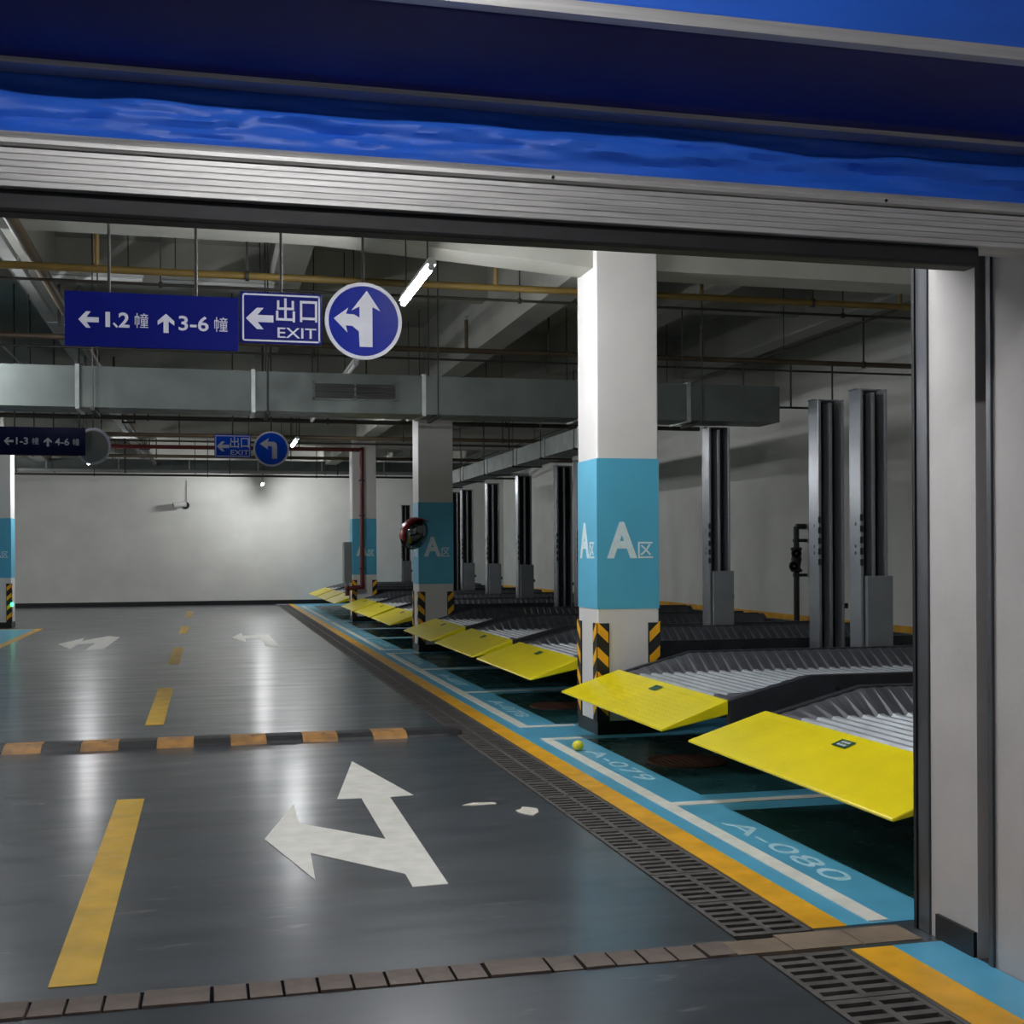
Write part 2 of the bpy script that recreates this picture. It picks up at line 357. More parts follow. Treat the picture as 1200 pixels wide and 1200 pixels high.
def fabric(p0, p1, amp, seed, nx=420, nz=22, thick=0.004):
    mb = MB(); vs_ = []
    for j in range(nz+1):
        t = j/nz
        for i in range(nx+1):
            x = DX0 + (DX1-DX0)*i/nx
            n1 = noise.noise(Vector((x*1.3+seed, t*2.6, seed))) + 0.45*noise.noise(Vector((x*3.4, t*6.0+seed, 3))) + 0.2*noise.noise(Vector((x*8, t*11.0+seed, 5)))
            e = math.sin(PI*t)**0.6
            y = p0[0]+(p1[0]-p0[0])*t + amp*n1*e; z = p0[1]+(p1[1]-p0[1])*t
            vs_.append((x, y, z))
    fs = [(j*(nx+1)+i, j*(nx+1)+i+1, (j+1)*(nx+1)+i+1, (j+1)*(nx+1)+i) for j in range(nz) for i in range(nx)]
    mb.add(vs_, fs, True); return mb
f = obj('curtain_fold', fabric((-0.03,0.19), (0.05,0.39), 0.05, 2.0), 'pvc', door, label='wrinkled glossy blue curtain')
f.modifiers.new('thick', 'SOLIDIFY').thickness = 0.004
obj('wind_bar', sweep([(-0.03,0.385),(-0.03,0.40),(-0.015,0.405),(0.05,0.405),(0.05,0.385)]), 'alu', door, label='aluminium wind bar')
f = obj('curtain_fold', fabric((-0.03,0.40), (-0.36,0.525), 0.012, 7.0, nz=8), 'pvc_shaded', door, label='blue curtain fold hanging forward, shade put into its colour')
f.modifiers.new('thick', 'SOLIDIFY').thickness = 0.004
obj('wind_bar', sweep([(-0.345,0.51),(-0.375,0.515),(-0.38,0.55),(-0.345,0.56)]), 'alu', door)
f = obj('curtain_fold', fabric((-0.35,0.55), (-0.30,1.2), 0.015, 11.0), 'pvc', door)
f.modifiers.new('thick', 'SOLIDIFY').thickness = 0.004
for xs in (1.0, 2.1, -0.6):
    obj('rivet', MB().tube((xs,-0.066,0.165),(xs,-0.060,0.165),0.005,8), 'dark_steel', door)

# ================================================================== parking lifts
XF, XH, XE = 2.88, 3.36, 7.4     # flap front, hinge, rear
ZF, ZH = 0.385, 0.565
def make_lift(wd):
    """origin at floor, front-left near corner: x along the car, y across (0..wd)."""
    t = thing('parking_lift_platform', '', 'parking lift')
    # flap: wedge
    fm = MB()
    y0, y1 = 0.0, wd
    P = [(XF,y0,ZF),(XF,y1,ZF),(XH,y1-0.10,ZH),(XH,y0+0.0,ZH),(XF+0.004,y0,ZF-0.016),(XF+0.004,y1,ZF-0.016),(XH,y1-0.10,ZH-0.10),(XH,y0,ZH-0.10)]
    fm.add(P, [(0,3,2,1),(4,5,6,7),(0,1,5,4),(3,7,6,2),(0,4,7,3),(1,2,6,5)])
    fp = obj('entry_flap', fm, 'flap_yellow', t, bevel=0.008, label='bright yellow sloping entry flap')
    # raised tread dots on the flap
    d = MB(); sl = (ZH-ZF)/(XH-XF)
    for a in range(9):
        for b in range(int((wd-0.3)/0.06)):
            xx = XF+0.05+a*0.045; yy = 0.12+b*0.06+(a%2)*0.03; zz = ZF+(xx-XF)*sl
            d.add([(xx-0.010,yy,zz+0.0002),(xx,yy-0.016,zz+0.0002+0.010*sl),(xx+0.010,yy,zz+0.0002+0.02*sl),(xx,yy+0.016,zz+0.0002+0.010*sl),(xx,yy,zz+0.0016+0.01*sl)],
                  [(0,1,4),(1,2,4),(2,3,4),(3,0,4)])
    tr = obj('tread_dots', d, 'flap_yellow', fp); tr['kind'] = 'stuff'
    # sticker
    xm, ym = XH-0.10, wd*0.47
    zz = ZF+(xm-XF)*sl
    s = MB().add([(xm-0.035,ym-0.075,zz-0.035*sl+0.005),(xm+0.035,ym-0.075,zz+0.035*sl+0.005),(xm+0.035,ym+0.075,zz+0.035*sl+0.005),(xm-0.035,ym+0.075,zz-0.035*sl+0.005)], [(0,1,2,3)])
    sk = obj('sticker', s, 'sticker_green', fp, label='small green sticker with white marks')
    s2 = MB()
    for q in range(3):
        u0, u1 = -0.045+q*0.03, -0.02+q*0.03
        for v0, v1 in ((-0.022,-0.006),(0.004,0.02)):
            s2.add([(xm+v0,ym+u0,zz+v0*sl+0.0065),(xm+v1,ym+u0,zz+v1*sl+0.0065),(xm+v1,ym+u1,zz+v1*sl+0.0065),(xm+v0,ym+u1,zz+v0*sl+0.0065)], [(0,1,2,3)])
    obj('sticker_marks', s2, 'sign_white', sk)
    # corrugated deck with upturned sides
    dk = MB(); vs_ = []
    ys = [0.06, 0.13, 0.36, 0.40, wd*0.5, wd-0.52, wd-0.48, wd-0.25, wd-0.20]
    ris = [1, 1, 0.05, 0, 0, 0, 0.05, 1, 1]
    xs = []; xx = XH+0.005
    while xx < XE:
        xs += [(xx,0.0),(xx+0.035,0.0),(xx+0.05,1.0),(xx+0.085,1.0)]; xx += 0.1
    for xx, c_ in xs:
        ramp = max(0.0, min(1.0, (xx-XH)/0.6))
        for yy, r in zip(ys, ris): vs_.append((xx, yy, ZH-0.025 + 0.024*c_*(1-0.82*r) + 0.155*r*ramp))
    n = len(ys); rows = range(len(xs)-1)
    def strip(j0, j1): return MB().add(vs_, [(i*n+j, (i+1)*n+j, (i+1)*n+j+1, i*n+j+1) for i in rows for j in range(j0, j1)])
    obj('wave_plate_deck', strip(2, 6), 'galv', t, label='corrugated galvanised deck')
    obj('side_slope', strip(0, 2), 'slope_grey', t); obj('side_slope', strip(6, 8), 'slope_grey', t)
    # side girders
    for ya, yb in ((0.0, 0.065), (wd-0.21, wd-0.15)):
        gm = MB().prism([(XH+0.01,ZH-0.2),(XE,ZH-0.2),(XE,ZH+0.145),(XH+0.6,ZH+0.145),(XH+0.01,ZH-0.005)], ya, yb, lambda a,b,c_: (a,c_,b))
        g2 = obj('side_girder', gm, 'girder', t, bevel=0.006)
        bo = MB()
        for q in range(5):
            xq = XH+0.8+q*0.85
            if ya == 0.0: bo.tube((xq, -0.008, ZH+0.05), (xq, 0.0, ZH+0.05), 0.018, 8)
        if ya == 0.0: obj('bolts', bo, 'dark_steel', g2, kind='stuff')
    obj('rear_girder', MB().box(XE, XE+0.08, 0.0, wd-0.15, ZH-0.2, ZH+0.08), 'girder', t)
    for xa, xb, za in ((XH+0.6, XH+0.75, 0.30), (5.3, 5.5, 0.0072), (6.9, 7.1, 0.0072)): obj('under_frame', MB().box(xa, xb, 0.07, wd-0.22, za, ZH-0.06), 'dark_steel', t)
    return t
lift0 = make_lift(2.36)
places = ['first bay beside the steel door post', 'bay just before the column nearest the entrance pier'] + \
         ['%s bay past the %s column' % (a, b) for b in ('bright A-marked', 'mirror-carrying', 'red-piped') for a in ('first', 'second', 'third')]
ly = [4.83, 7.66] + [v+9.1*g for g in range(3) for v in (11.06, 13.66, 16.32)]
for i, (y, pl) in enumerate(zip(ly, places)):
    lab = 'yellow-flapped grey parking lift platform in the ' + pl
    if i == 0: lift0.location = (0, y, 0); lift0['label'] = lab; L0 = lift0
    else: dup(lift0, (0, y, 0), lab)
    lift0['group'] = 'parking lift platforms'
for o in C.objects:
    if o.name.startswith('parking_lift_platform'): o['group'] = 'parking lift platforms'

# lift posts
def make_post(cover):
    t = thing('lift_post', '', 'lift post', group='parking lift posts')
    H = 3.0
    body = MB().box(-0.135, -0.105, -0.1, 0.1, 0.0072, H).box(0.105, 0.135, -0.1, 0.1, 0.0072, H).box(-0.105, 0.105, 0.06, 0.1, 0.0072, H)
    obj('channel', body, 'post_grey', t, bevel=0.006)
    obj('centre_rib', MB().box(-0.022, 0.012, -0.095, 0.06, 0.0072, H-0.03), 'post_grey', t, bevel=0.004)
    obj('slot_back', MB().box(-0.105, 0.105, 0.045, 0.058, 0.0072, H-0.01), 'dark_steel', t)
    obj('chain', MB().box(-0.075, -0.055, 0.0, 0.02, 0.0072, H-0.1).box(0.05, 0.07, 0.0, 0.02, 0.0072, H-0.1), 'dark_steel', t)
    obj('top_cap', MB().box(-0.14, 0.14, 0.0, 0.105, H, H+0.012), 'post_grey', t)
    sl = MB()
    for q in range(5): sl.box(-0.142, -0.112, -0.104, -0.099, 1.42+q*0.1, 1.48+q*0.1)
    for z in (1.52, 1.58, 1.78): sl.box(-0.138, -0.134, -0.02, 0.0, z, z+0.03)
    obj('latch_holes', sl, 'black_paint', t, kind='stuff')
    obj('limit_switch', MB().box(0.135, 0.21, -0.03, 0.03, 1.0, 1.05), 'dark_steel', t)
    if cover: obj('foot_cover', MB().box(-0.10, 0.155, -0.15, -0.101, 0.0072, 1.33), 'post_cover', t, bevel=0.006, label='grey box cover on the foot')
    return t
pA = make_post(True); pB = make_post(False)
XP = 5.78
py = [(10.06,1), (7.33,1)] + [(v+9.1*g, c_) for g in range(3) for v, c_ in ((10.84,0), (13.5,1), (16.15,1), (18.78,1))]
names = ['last before the bright A-marked column', 'between the first two lift bays'] + \
        ['%s past the %s column' % (a, b) for b in ('bright A-marked', 'mirror-carrying', 'red-piped') for a in ('first', 'second', 'third', 'fourth')]
seen = {0: False, 1: False}
for (y, c_), nm in zip(py, names):
    p = pA if c_ else pB
    lab = 'tall grey steel lift post%s, %s' % (' with foot cover' if c_ else '', nm)
    if not seen[c_]: p.location = (XP, y, 0); p['label'] = lab; seen[c_] = True
    else: dup(p, (XP, y, 0), lab)

# ================================================================== floor things
# drain grates
def make_grate():
    t = thing('drain_grate', 'dark iron slotted grate lying in the trench drain', 'drain grate', group='trench drain grates')
    g = MB().box(-0.172, -0.15, 0.004, 0.486, -0.03, 0.003).box(0.15, 0.172, 0.004, 0.486, -0.03, 0.003).box(-0.014, 0.014, 0.004, 0.486, -0.03, 0.0026)
    n = 6
    for i in range(n+1):
        y = 0.004 + i*(0.482-0.036)/n
        g.box(-0.15, -0.014, y, y+0.036, -0.03, 0.002).box(0.014, 0.15, y, y+0.036, -0.03, 0.002)
    obj('grid', g, 'iron', t)
    return t
g0 = make_grate(); first = True
ys = [4.62+0.49*i for i in range(69)] + [4.37-0.49*i for i in range(1, 6)]
for y in ys:
    if first: g0.location = (2.22, y, 0); first = False
    else: dup(g0, (2.22, y, 0), 'dark iron slotted grate in the drain outside the brick threshold' if y < 4.4 else None)

# speed bump
sb = thing('speed_bump', 'worn black and orange rubber speed bump laid across the lane', 'speed bump', (0, 10.48, 0))
def seg(x0, x1, end=False):
    pf = [(-0.2,0.0005),(-0.17,0.022),(-0.09,0.05),(0.09,0.05),(0.17,0.022),(0.2,0.0005)]
    mb = MB()
    if not end: mb.prism(pf, x0+0.002, x1-0.002, lambda a,b,c_: (c_,a,b))
    else:
        m2 = []
        for q in range(7):
            a = q/6*PI/2; xx = x0 + 0.2*math.sin(a); sc = max(0.02, math.cos(a))
            m2.append([(xx, y*sc, max(0.0005, z*(0.3+0.7*sc) if z > 0.001 else 0.0005)) for y, z in pf])
        n = len(pf); vs_ = [p for r in m2 for p in r]
        mb.add(vs_, [(i*n+j, i*n+j+1, (i+1)*n+j+1, (i+1)*n+j) for i in range(6) for j in range(n-1)])
    return mb
x = 1.62; k = 0
obj('rubber_segment', seg(1.62, 1.92), 'bump_black', sb); obj('end_cap', seg(1.92, 2.0, True), 'bump_black', sb)
while x > -4.5:
    obj('rubber_segment', seg(x-0.29, x), 'bump_orange' if k % 2 == 0 else 'bump_black', sb); x -= 0.29; k += 1
bl = MB()
for q in range(22): bl.tube((1.8-q*0.29, -0.06, 0.048), (1.8-q*0.29, -0.06, 0.053), 0.012, 8)
obj('bolts', bl, 'iron', sb, kind='stuff')

# manhole covers
for (x, y, r, lab) in ((3.42, 8.55, 0.29, 'round rusty manhole cover in the bay before the bright A-marked column'), (3.42, 12.0, 0.29, 'round rusty manhole cover in the bay past the bright A-marked column')):
    t = thing('manhole_cover', lab, 'manhole cover', (x, y, 0.0072))
    obj('rim', MB().lathe([(r-0.03,0),(r,0),(r,0.008),(r-0.03,0.008),(r-0.03,0)], Matrix(), 32), 'rust', t)
    mb = MB().tube((0,0,0), (0,0,0.006), r-0.032, 32)
    obj('lid', mb, 'rust', t)
    lg = MB()
    for a in range(-4, 5):
        h = math.sqrt((r-0.06)**2-(a*0.05)**2); lg.box(a*0.05-0.01, a*0.05+0.01, -h, h, 0.006, 0.009)
    obj('lid_ribs', lg, 'rust', t)
# litter
def scrap(cx, cy, rx, ry, n, seed, name, m, lab, cat, h=0.006):
    r = random.Random(seed)
    poly = [(rx*math.cos(2*PI*i/n)*r.uniform(0.7,1.1), ry*math.sin(2*PI*i/n)*r.uniform(0.6,1.15)) for i in range(n)]
    t = obj(name, MB().prism(poly, 0.0005, h), m, None, lab, cat); t.location = (cx, cy, 0)
scrap(1.86, 7.18, 0.075, 0.12, 11, 1, 'paper_scrap', 'paper', 'cream scrap of card lying on the lane beside the drain', 'paper')
scrap(1.63, 7.47, 0.12, 0.05, 9, 3, 'torn_paper', 'paper', 'pale torn paper shred on the lane beside the card scrap', 'paper', 0.003)
bm = MB().lathe([(0.006,0.0),(0.03,0.004),(0.042,0.02),(0.045,0.034),(0.04,0.052),(0.026,0.068),(0.008,0.074)], Matrix(), 20)
ball = obj('floor_knob', bm, 'ball_yellow', None, 'small pale yellow knob lying on the white bay line', 'knob'); ball.location = (2.80, 9.27, 0.0092)
obj('knob_collar', MB().tube((0,0,0.030),(0,0,0.038),0.047,20), 'flap_yellow', ball)

# ================================================================== hanging signs
def rods(t, xs, y, z0, z1=ZC, r=0.009):
    for x in xs: obj('hanging_rod', MB().tube((x, y, z0), (x, y, z1), r, 8), 'hanger', t)
def arrow_poly(kind, s=1.0):
    if kind == 'left': p = [(-.5,0),(-.12,.42),(.10,.42),(-.10,.13),(.5,.13),(.5,-.13),(-.10,-.13),(.10,-.42),(-.12,-.42)]
    if kind == 'up': p = [(0,.5),(.42,.12),(.42,-.10),(.13,.10),(.13,-.5),(-.13,-.5),(-.13,.10),(-.42,-.10),(-.42,.12)]
    return [(a*s, b*s) for a, b in p]
XZ = lambda a, b, c_: (a, c_, b)
def board(name, label, x0, x1, z0, z1, y, m, border=False):
    t = thing(name, label, 'sign', ((x0+x1)/2, y, z0))
    h = (x1-x0)/2; H = z1-z0
    obj('panel', MB().box(-h, h, 0, 0.03, 0, H), m, t, bevel=0.004)
    if border:
        b, e = 0.010, 0.012
        f_ = MB()
        for q in ((-h+e, h-e, e, e+b), (-h+e, h-e, H-e-b, H-e), (-h+e, -h+e+b, e, H-e), (h-e-b, h-e, e, H-e)): f_.box(q[0], q[1], -0.002, 0.0005, q[2], q[3])
        obj('border_line', f_, 'sign_white', t)
    return t, h, H
def glyph_arrow(t, kind, x, z, s, m='sign_white'):
    obj('arrow_mark', MB().prism([(x+a, z+b) for a, b in arrow_poly(kind, s)], -0.0025, 0.0005, XZ), m, t)
def direction_board(label, x0, x1, z0, z1, y, m, a, b, rodx):
    t, h, H = board('direction_sign', label, x0, x1, z0, z1, y, m)
    W = 2*h; zc = H*0.5
    px = lambda u: -h + W*u
    glyph_arrow(t, 'left', px(0.135), zc-0.005, 0.115)
    if '、' in a:
        for ch, u, dz, ft in (('1', 0.243, 0.0, (0.026, 0.09)), ('、', 0.285, -0.032, (0.030, 0.032)), ('2', 0.335, 0.0, (0.062, 0.09))):
            text('words', ch, 0.13, 'sign_white', t, (px(u), -0.001, zc+dz), FRONT, bold=0.003, fit=ft)
    else: text('words', a, 0.13, 'sign_white', t, (px(0.285), -0.001, zc), FRONT, bold=0.003, fit=(0.145, 0.09))
    text('words', '幢', 0.13, 'sign_white', t, (px(0.435), -0.001, zc), FRONT, fit=(0.078, 0.088))
    glyph_arrow(t, 'up', px(0.575), zc-0.01, 0.115)
    text('words', b, 0.13, 'sign_white', t, (px(0.735), -0.001, zc-0.005), FRONT, bold=0.002, fit=(0.175, 0.09))
    text('words', '幢', 0.13, 'sign_white', t, (px(0.895), -0.001, zc-0.005), FRONT, fit=(0.078, 0.088))
    rods(t, [px(u) for u in rodx], 0.015, H)
    return t
def exit_board(label, x0, x1, z0, z1, y, m='sign_blue'):
    t, h, H = board('exit_sign', label, x0, x1, z0, z1, y, m, True)
    W = 2*h; px = lambda u: -h + W*u
    p = [(-.5,0),(-.1,.42),(.14,.42),(-.08,.14),(.5,.14),(.5,-.14),(-.08,-.14),(.14,-.42),(-.1,-.42)]
    obj('arrow_mark', MB().prism([(px(0.235)+a*0.165, H*0.48+b*0.155) for a, b in p], -0.0025, 0.0005, XZ), 'sign_white', t)
    text('words', '出', 0.2, 'sign_white', t, (px(0.55), -0.001, H*0.66), FRONT, bold=0.002, fit=(0.115, 0.145))
    text('words', '口', 0.2, 'sign_white', t, (px(0.835), -0.001, H*0.65), FRONT, bold=0.002, fit=(0.105, 0.13))
    text('words', 'EXIT', 0.09, 'sign_white', t, (px(0.69), -0.001, H*0.22), FRONT, bold=0.0005, fit=(0.235, 0.062))
    rods(t, [0], 0.015, H)
def round_sign(label, x, z, y, r, kind, m='sign_round'):
    t = thing('round_road_sign', label, 'sign', (x, y, z))
    R = Matrix.Rotation(PI/2, 4, 'X')
    obj('rim', MB().lathe([(r-0.03,-0.03),(r-0.006,-0.03),(r,-0.01),(r,0.006),(r-0.022,0.006),(r-0.024,0.0)], R, 48), 'sign_white', t, label='white rim')
    obj('face', MB().lathe([(r-0.024,-0.02),(r-0.024,0.002)], R, 48), m, t)
    if kind == 'straight_left':
        p = [(0.055,-0.16),(0.055,0.09),(0.105,0.065),(0.018+0.002,0.19),(-0.075,0.065),(-0.025,0.09),(-0.025,0.02),(-0.06,0.04),(-0.11,0.042),(-0.095,0.08),(-0.185,0.012),(-0.10,-0.075),(-0.11,-0.03),(-0.07,-0.032),(-0.03,-0.065),(-0.025,-0.16)]
    else:
        p = [(0.075,-0.13),(0.075,0.05),(0.06,0.08),(0.03,0.095),(-0.045,0.095),(-0.03,0.145),(-0.15,0.065),(-0.04,-0.01),(-0.05,0.035),(0.0,0.035),(0.01,0.02),(0.01,-0.13)]
    obj('arrow_mark', MB().prism(p, -0.005, -0.0015, XZ), 'sign_white', t)
    rods(t, [0.0], 0.02, r-0.01, ZC-z)
SY, SY2 = 7.7, 16.8
direction_board('large blue board reading 1、2 and 3-6 with white arrows', -0.815, 0.188, 2.785, 3.11, SY, 'sign_blue', '1、2', '3-6', (0.25, 0.75))
exit_board('blue EXIT board beside the board reading 3-6', 0.197, 0.69, 2.838, 3.152, SY)
round_sign('round blue road sign with straight and left arrows', 0.947, 2.997, SY, 0.24, 'straight_left')
direction_board('blue board reading 1-3 and 4-6 hanging farther down the garage', -2.60, -1.53, 2.83, 3.19, SY2, 'sign_blue_dim', '1-3', '4-6', (0.2, 0.93))
exit_board('small distant blue EXIT board beside the left-turn sign', 0.088, 0.56, 2.835, 3.135, SY2, 'sign_blue_glow')
round_sign('round blue road sign with a single left-turn arrow', 0.826, 2.955, SY2, 0.235, 'left', 'sign_blue_glow')
# convex mirror hanging beside the far direction board (seen from the side/back)
t = thing('ceiling_mirror', 'round convex mirror with pale rim hanging beside the board reading 4-6', 'mirror', (-1.46, 17.1, 2.98))
R = Matrix.Rotation(math.radians(60), 4, 'Z') @ Matrix.Rotation(PI/2, 4, 'X')
R = Matrix.Rotation(math.radians(-20), 4, 'Z') @ Matrix.Rotation(-PI/2, 4, 'X')
obj('back_shell', MB().lathe([(0.05,-0.06),(0.15,-0.045),(0.21,-0.01),(0.225,0.0)], R, 32), 'cable_grey', t)
obj('rim', MB().lathe([(0.222,-0.012),(0.24,-0.012),(0.243,0.008),(0.22,0.008),(0.222,-0.012)], R, 32), 'sign_white', t)
obj('mirror_face', MB().lathe([(0.219,0.006),(0.16,0.035),(0.08,0.055),(0.01,0.06)], R, 32), 'mirror', t)
rods(t, [0], 0, 0.225, ZC-2.98)

# ================================================================== lamps
def make_tube(kind, length=1.2, drop=ZC-3.6):
    t = thing('tube_lamp', '', 'tube lamp'); h = length/2
    obj('housing', MB().prism([(-0.035,0.03),(0.035,0.03),(0.022,0.075),(-0.022,0.075)], -h-0.01, h+0.01, lambda a,b,c_: (a,c_,b)), 'fixture', t)
    for s in (-1, 1):
        obj('end_cap', MB().tube((0, s*h, 0.012), (0, s*(h-0.03), 0.01), 0.024, 12), 'fixture', t)
        obj('hanging_rod', MB().tube((0, s*h*0.75, 0.075), (0, s*h*0.75, drop), 0.006, 6), 'hanger', t)
    obj('tube', MB().tube((0, -h+0.03, 0.01), (0, h-0.03, 0.008), 0.022, 14), kind, t)
    return t
on = make_tube('tube_on', 1.35); off = make_tube('tube_off', 1.3)
XA = 1.57; st = {'on': False, 'off': False}
def lamp(x, y, lit, lab, group):
    src = on if lit else off; key = 'on' if lit else 'off'
    o = src if not st[key] else dup(src, (0,0,0)); st[key] = True
    o.location = (x, y, 3.6); o['label'] = lab; o['group'] = group
    return o
GL = 'lit tube lamps over the garage'; GO = 'unlit tube lamps over the garage'
lamp(XA, 9.45, True, 'lit white tube lamp hanging beside the straight-and-left road sign', GL)
lamp(XA, 4.95+0.3, True, 'lit tube lamp just inside the entrance door', GL)
lamp(XA, 23.3, True, 'lit tube lamp glowing beside the left-turn road sign', GL)
fb = make_tube('bulb_on', 0.9); fb.location = (XA, 37.2, 3.6); tag(fb, 'short lit lamp close to the far white wall')
lamp(-2.6, 28.7, True, 'lit tube lamp under the board reading 4-6', GL)
lamp(-2.6, 12.0, True, 'added unseen lit tube lamp over the oncoming lane near the entrance', GL)  # added out of frame to light the near left side
for x, y in ((-7.5, 12.0), (-7.5, 21.0), (-7.5, 30.0), (-7.0, 34.4)): lamp(x, y, True, 'added lit tube lamp over the bays across the lane, out of view', GL)  # added out of frame as fill for the garage and the far wall
lamp(XA, 14.1, False, 'unlit tube lamp under the duct grille', GO)
lamp(XA, 18.7, False, 'unlit tube lamp farther along over the lane', GO)
lamp(XA, 28.0, False, 'unlit tube lamp past the left-turn road sign', GO)
for x, y in ((3.0, 18.3), (3.9, 16.9), (5.05, 16.7)): lamp(x, y, False, 'unlit tube lamp over the lift bays by the mirror-carrying column', GO)
for x in (-1.62+0.35, 0.12):
    c_ = make_tube('tube_off', 1.2, ZC-4.5); c_.location = (x, 13.9, 4.5); c_.rotation_euler.z = PI/2
    tag(c_, 'unlit tube lamp hanging crosswise over the lane below the concrete beam', None, 'crosswise unlit tube lamps')
# lamp of the entrance passage, behind the camera
ol = thing('passage_lamp', 'lit tube lamp on the ceiling of the entrance passage', 'tube lamp', (0.3, 1.45, 3.86))
obj('housing', MB().box(-0.7, 0.7, -0.05, 0.05, 0.03, 0.09), 'fixture', ol)
obj('tube', MB().tube((-0.66, 0, 0.008), (0.66, 0, 0.008), 0.02, 14), 'tube_out', ol)
# green marker light on the far left column
o = obj('marker_light', MB().box(-4.098, -4.06, 28.24, 28.34, 0.46, 0.54), 'led_green', None, 'tiny green marker light on the column across the lane', 'light')

# ================================================================== ducts
def duct(name, label, axis, a0, a1, b0, b1, z0, z1, joints, grille=None):
    t = thing(name, label, 'air duct', (0, 0, z0))
    def bx(mb, p0, p1, e): 
        return mb.box(p0, p1, b0-e, b1+e, -e, z1-z0+e) if axis == 'x' else mb.box(b0-e, b1+e, p0, p1, -e, z1-z0+e)
    obj('duct_body', bx(MB(), a0, a1, 0), 'duct', t)
    for j in joints: obj('flange', bx(MB(), j-0.02, j+0.02, 0.018), 'flange', t)
    if grille:
        g0, g1, gz0, gz1 = grille
        fr = MB(); y = b0-0.012; b = 0.018
        for q in ((g0, g1, gz0, gz0+b), (g0, g1, gz1-b, gz1), (g0, g0+b, gz0, gz1), (g1-b, g1, gz0, gz1), ((g0+g1)/2-b/2, (g0+g1)/2+b/2, gz0, gz1)):
            fr.box(q[0], q[1], y, b0, q[2]-z0, q[3]-z0)
        g = obj('grille', fr, 'duct', t, label='rectangular air grille')
        obj('grille_opening', MB().box(g0+b, g1-b, b0-0.004, b0, gz0+b-z0, gz1-b-z0), 'black_paint', g)
        for q in range(3):
            zz = gz0-z0+0.03+q*(gz1-gz0-0.03)/3; obj('slat', MB().box(g0+b, g1-b, b0-0.014, b0-0.002, zz, zz+0.014), 'grille_dark', g)
    for j in joints[::1]:
        for bb in (b0-0.03, b1+0.03):
            p = (j+0.15, bb) if axis == 'x' else (bb, j+0.15)
            obj('hanging_rod', MB().tube((p[0], p[1], -0.03), (p[0], p[1], ZC-z0), 0.007, 6), 'hanger', t)
        obj('hanger_bar', MB().box(j+0.13, j+0.17, b0-0.05, b1+0.05, -0.035, -0.002) if axis == 'x' else MB().box(b0-0.05, b1+0.05, j+0.13, j+0.17, -0.035, -0.002), 'hanger', t)
    return t
duct('cross_duct', 'long grey sheet-metal duct crossing the lane behind the bright A-marked column', 'x', -9.5, 6.36, 13.02, 13.55, 3.03, 3.44, [-8, -6.2, -4.6, -2.9, -1.26, 0.46, 2.24, 4.0, 5.25], (1.07, 1.95, 3.16, 3.35))
duct('side_duct', 'grey sheet-metal duct running along above the lift posts', 'y', 17.5, 33, 5.62, 6.1, 3.2, 3.5, [18.5, 20.5, 22.5, 25, 27.5, 30])
duct('far_duct', 'silvery duct running along the far white wall', 'x', -9.5, 8.6, 36.0, 36.6, 3.90, 4.22, [-8, -6, -4.3, -2.4, -0.5, 1.4, 3.2, 5], None)

# ================================================================== pipes
def xpipe(label, y, z, r, m, x0=-11, x1=9.25, hx=(), up=(), hr=0.012):
    t = thing('ceiling_pipe', label, 'pipe', (0, y, z))
    obj('pipe_run', MB().tube((x0,0,0), (x1,0,0), r, 12), m, t)
    for x in hx: obj('hanger', MB().tube((x,0,r*0.8), (x,0,ZC-z), hr, 8).lathe([(r+0.003,-0.015),(r+0.014,-0.015),(r+0.014,0.015),(r+0.003,0.015),(r+0.003,-0.015)], Matrix.Translation((x,0,0)) @ Matrix.Rotation(PI/2,4,'Y'), 12), 'hanger', t)
    for x in up:
        s = obj('sprinkler_riser', MB().tube((x,0,r*0.7), (x,0,0.36), 0.022, 8), m, t)
        obj('sprinkler_head', MB().tube((x,0,0.36), (x,0,0.40), 0.012, 8).tube((x,0,0.40), (x,0,0.405), 0.03, 10), 'flange', s)
    return t
xpipe('ochre sprinkler pipe crossing the ceiling just past the bright A-marked column', 10.95, 3.96, 0.032, 'pipe_ochre', hx=(-6,-3.2,0.34,5.7,8.6), up=(-0.9, 2.55, 4.55, 6.65))
xpipe('thin dark conduit crossing beside the ochre sprinkler pipe', 11.45, 3.955, 0.013, 'pipe_dark', hx=(-7.8, -4.5, -2.8, -0.4, 2.9, 6.3), hr=0.007)
xpipe('brown sprinkler pipe crossing above the long duct', 14.2, 3.92, 0.032, 'pipe_brown', hx=(-7, -2.3, 3.95, 8.1), up=(0.2, 2.95, 5.9))
xpipe('thin conduit crossing above the long duct', 14.45, 3.85, 0.013, 'pipe_dark', hx=(-5.2, -1.9, 1.2, 4.6), hr=0.007)
xpipe('dark pipe crossing over the board reading 4-6', 17.6, 3.55, 0.022, 'pipe_dark', x0=-11, x1=3.0, hx=(-3.2, -2.0, -1.45, 0.75, 2.2))
xpipe('ochre pipe crossing before the mirror-carrying column', 20.6, 3.95, 0.03, 'pipe_ochre', hx=(-3.1, 0.3, 4.3), up=(1.55, 5.2))
xpipe('dark pipe crossing past the mirror-carrying column', 22.4, 3.93, 0.04, 'pipe_dark', hx=(-4, -1, 2.1, 5.4), up=(3.9,))
xpipe('brown pipe crossing midway down the garage', 25.2, 3.90, 0.04, 'pipe_brown', hx=(-5, -2, 0.8, 3.9, 6))
xpipe('thin dark pipe crossing midway down the garage', 26.3, 3.88, 0.02, 'pipe_dark', hx=(-3, 1.7, 4.5, 6.4))
xpipe('brown pipe crossing beyond the red-piped column', 31, 3.93, 0.04, 'pipe_brown', hx=(-4, -1.2, 2, 5))
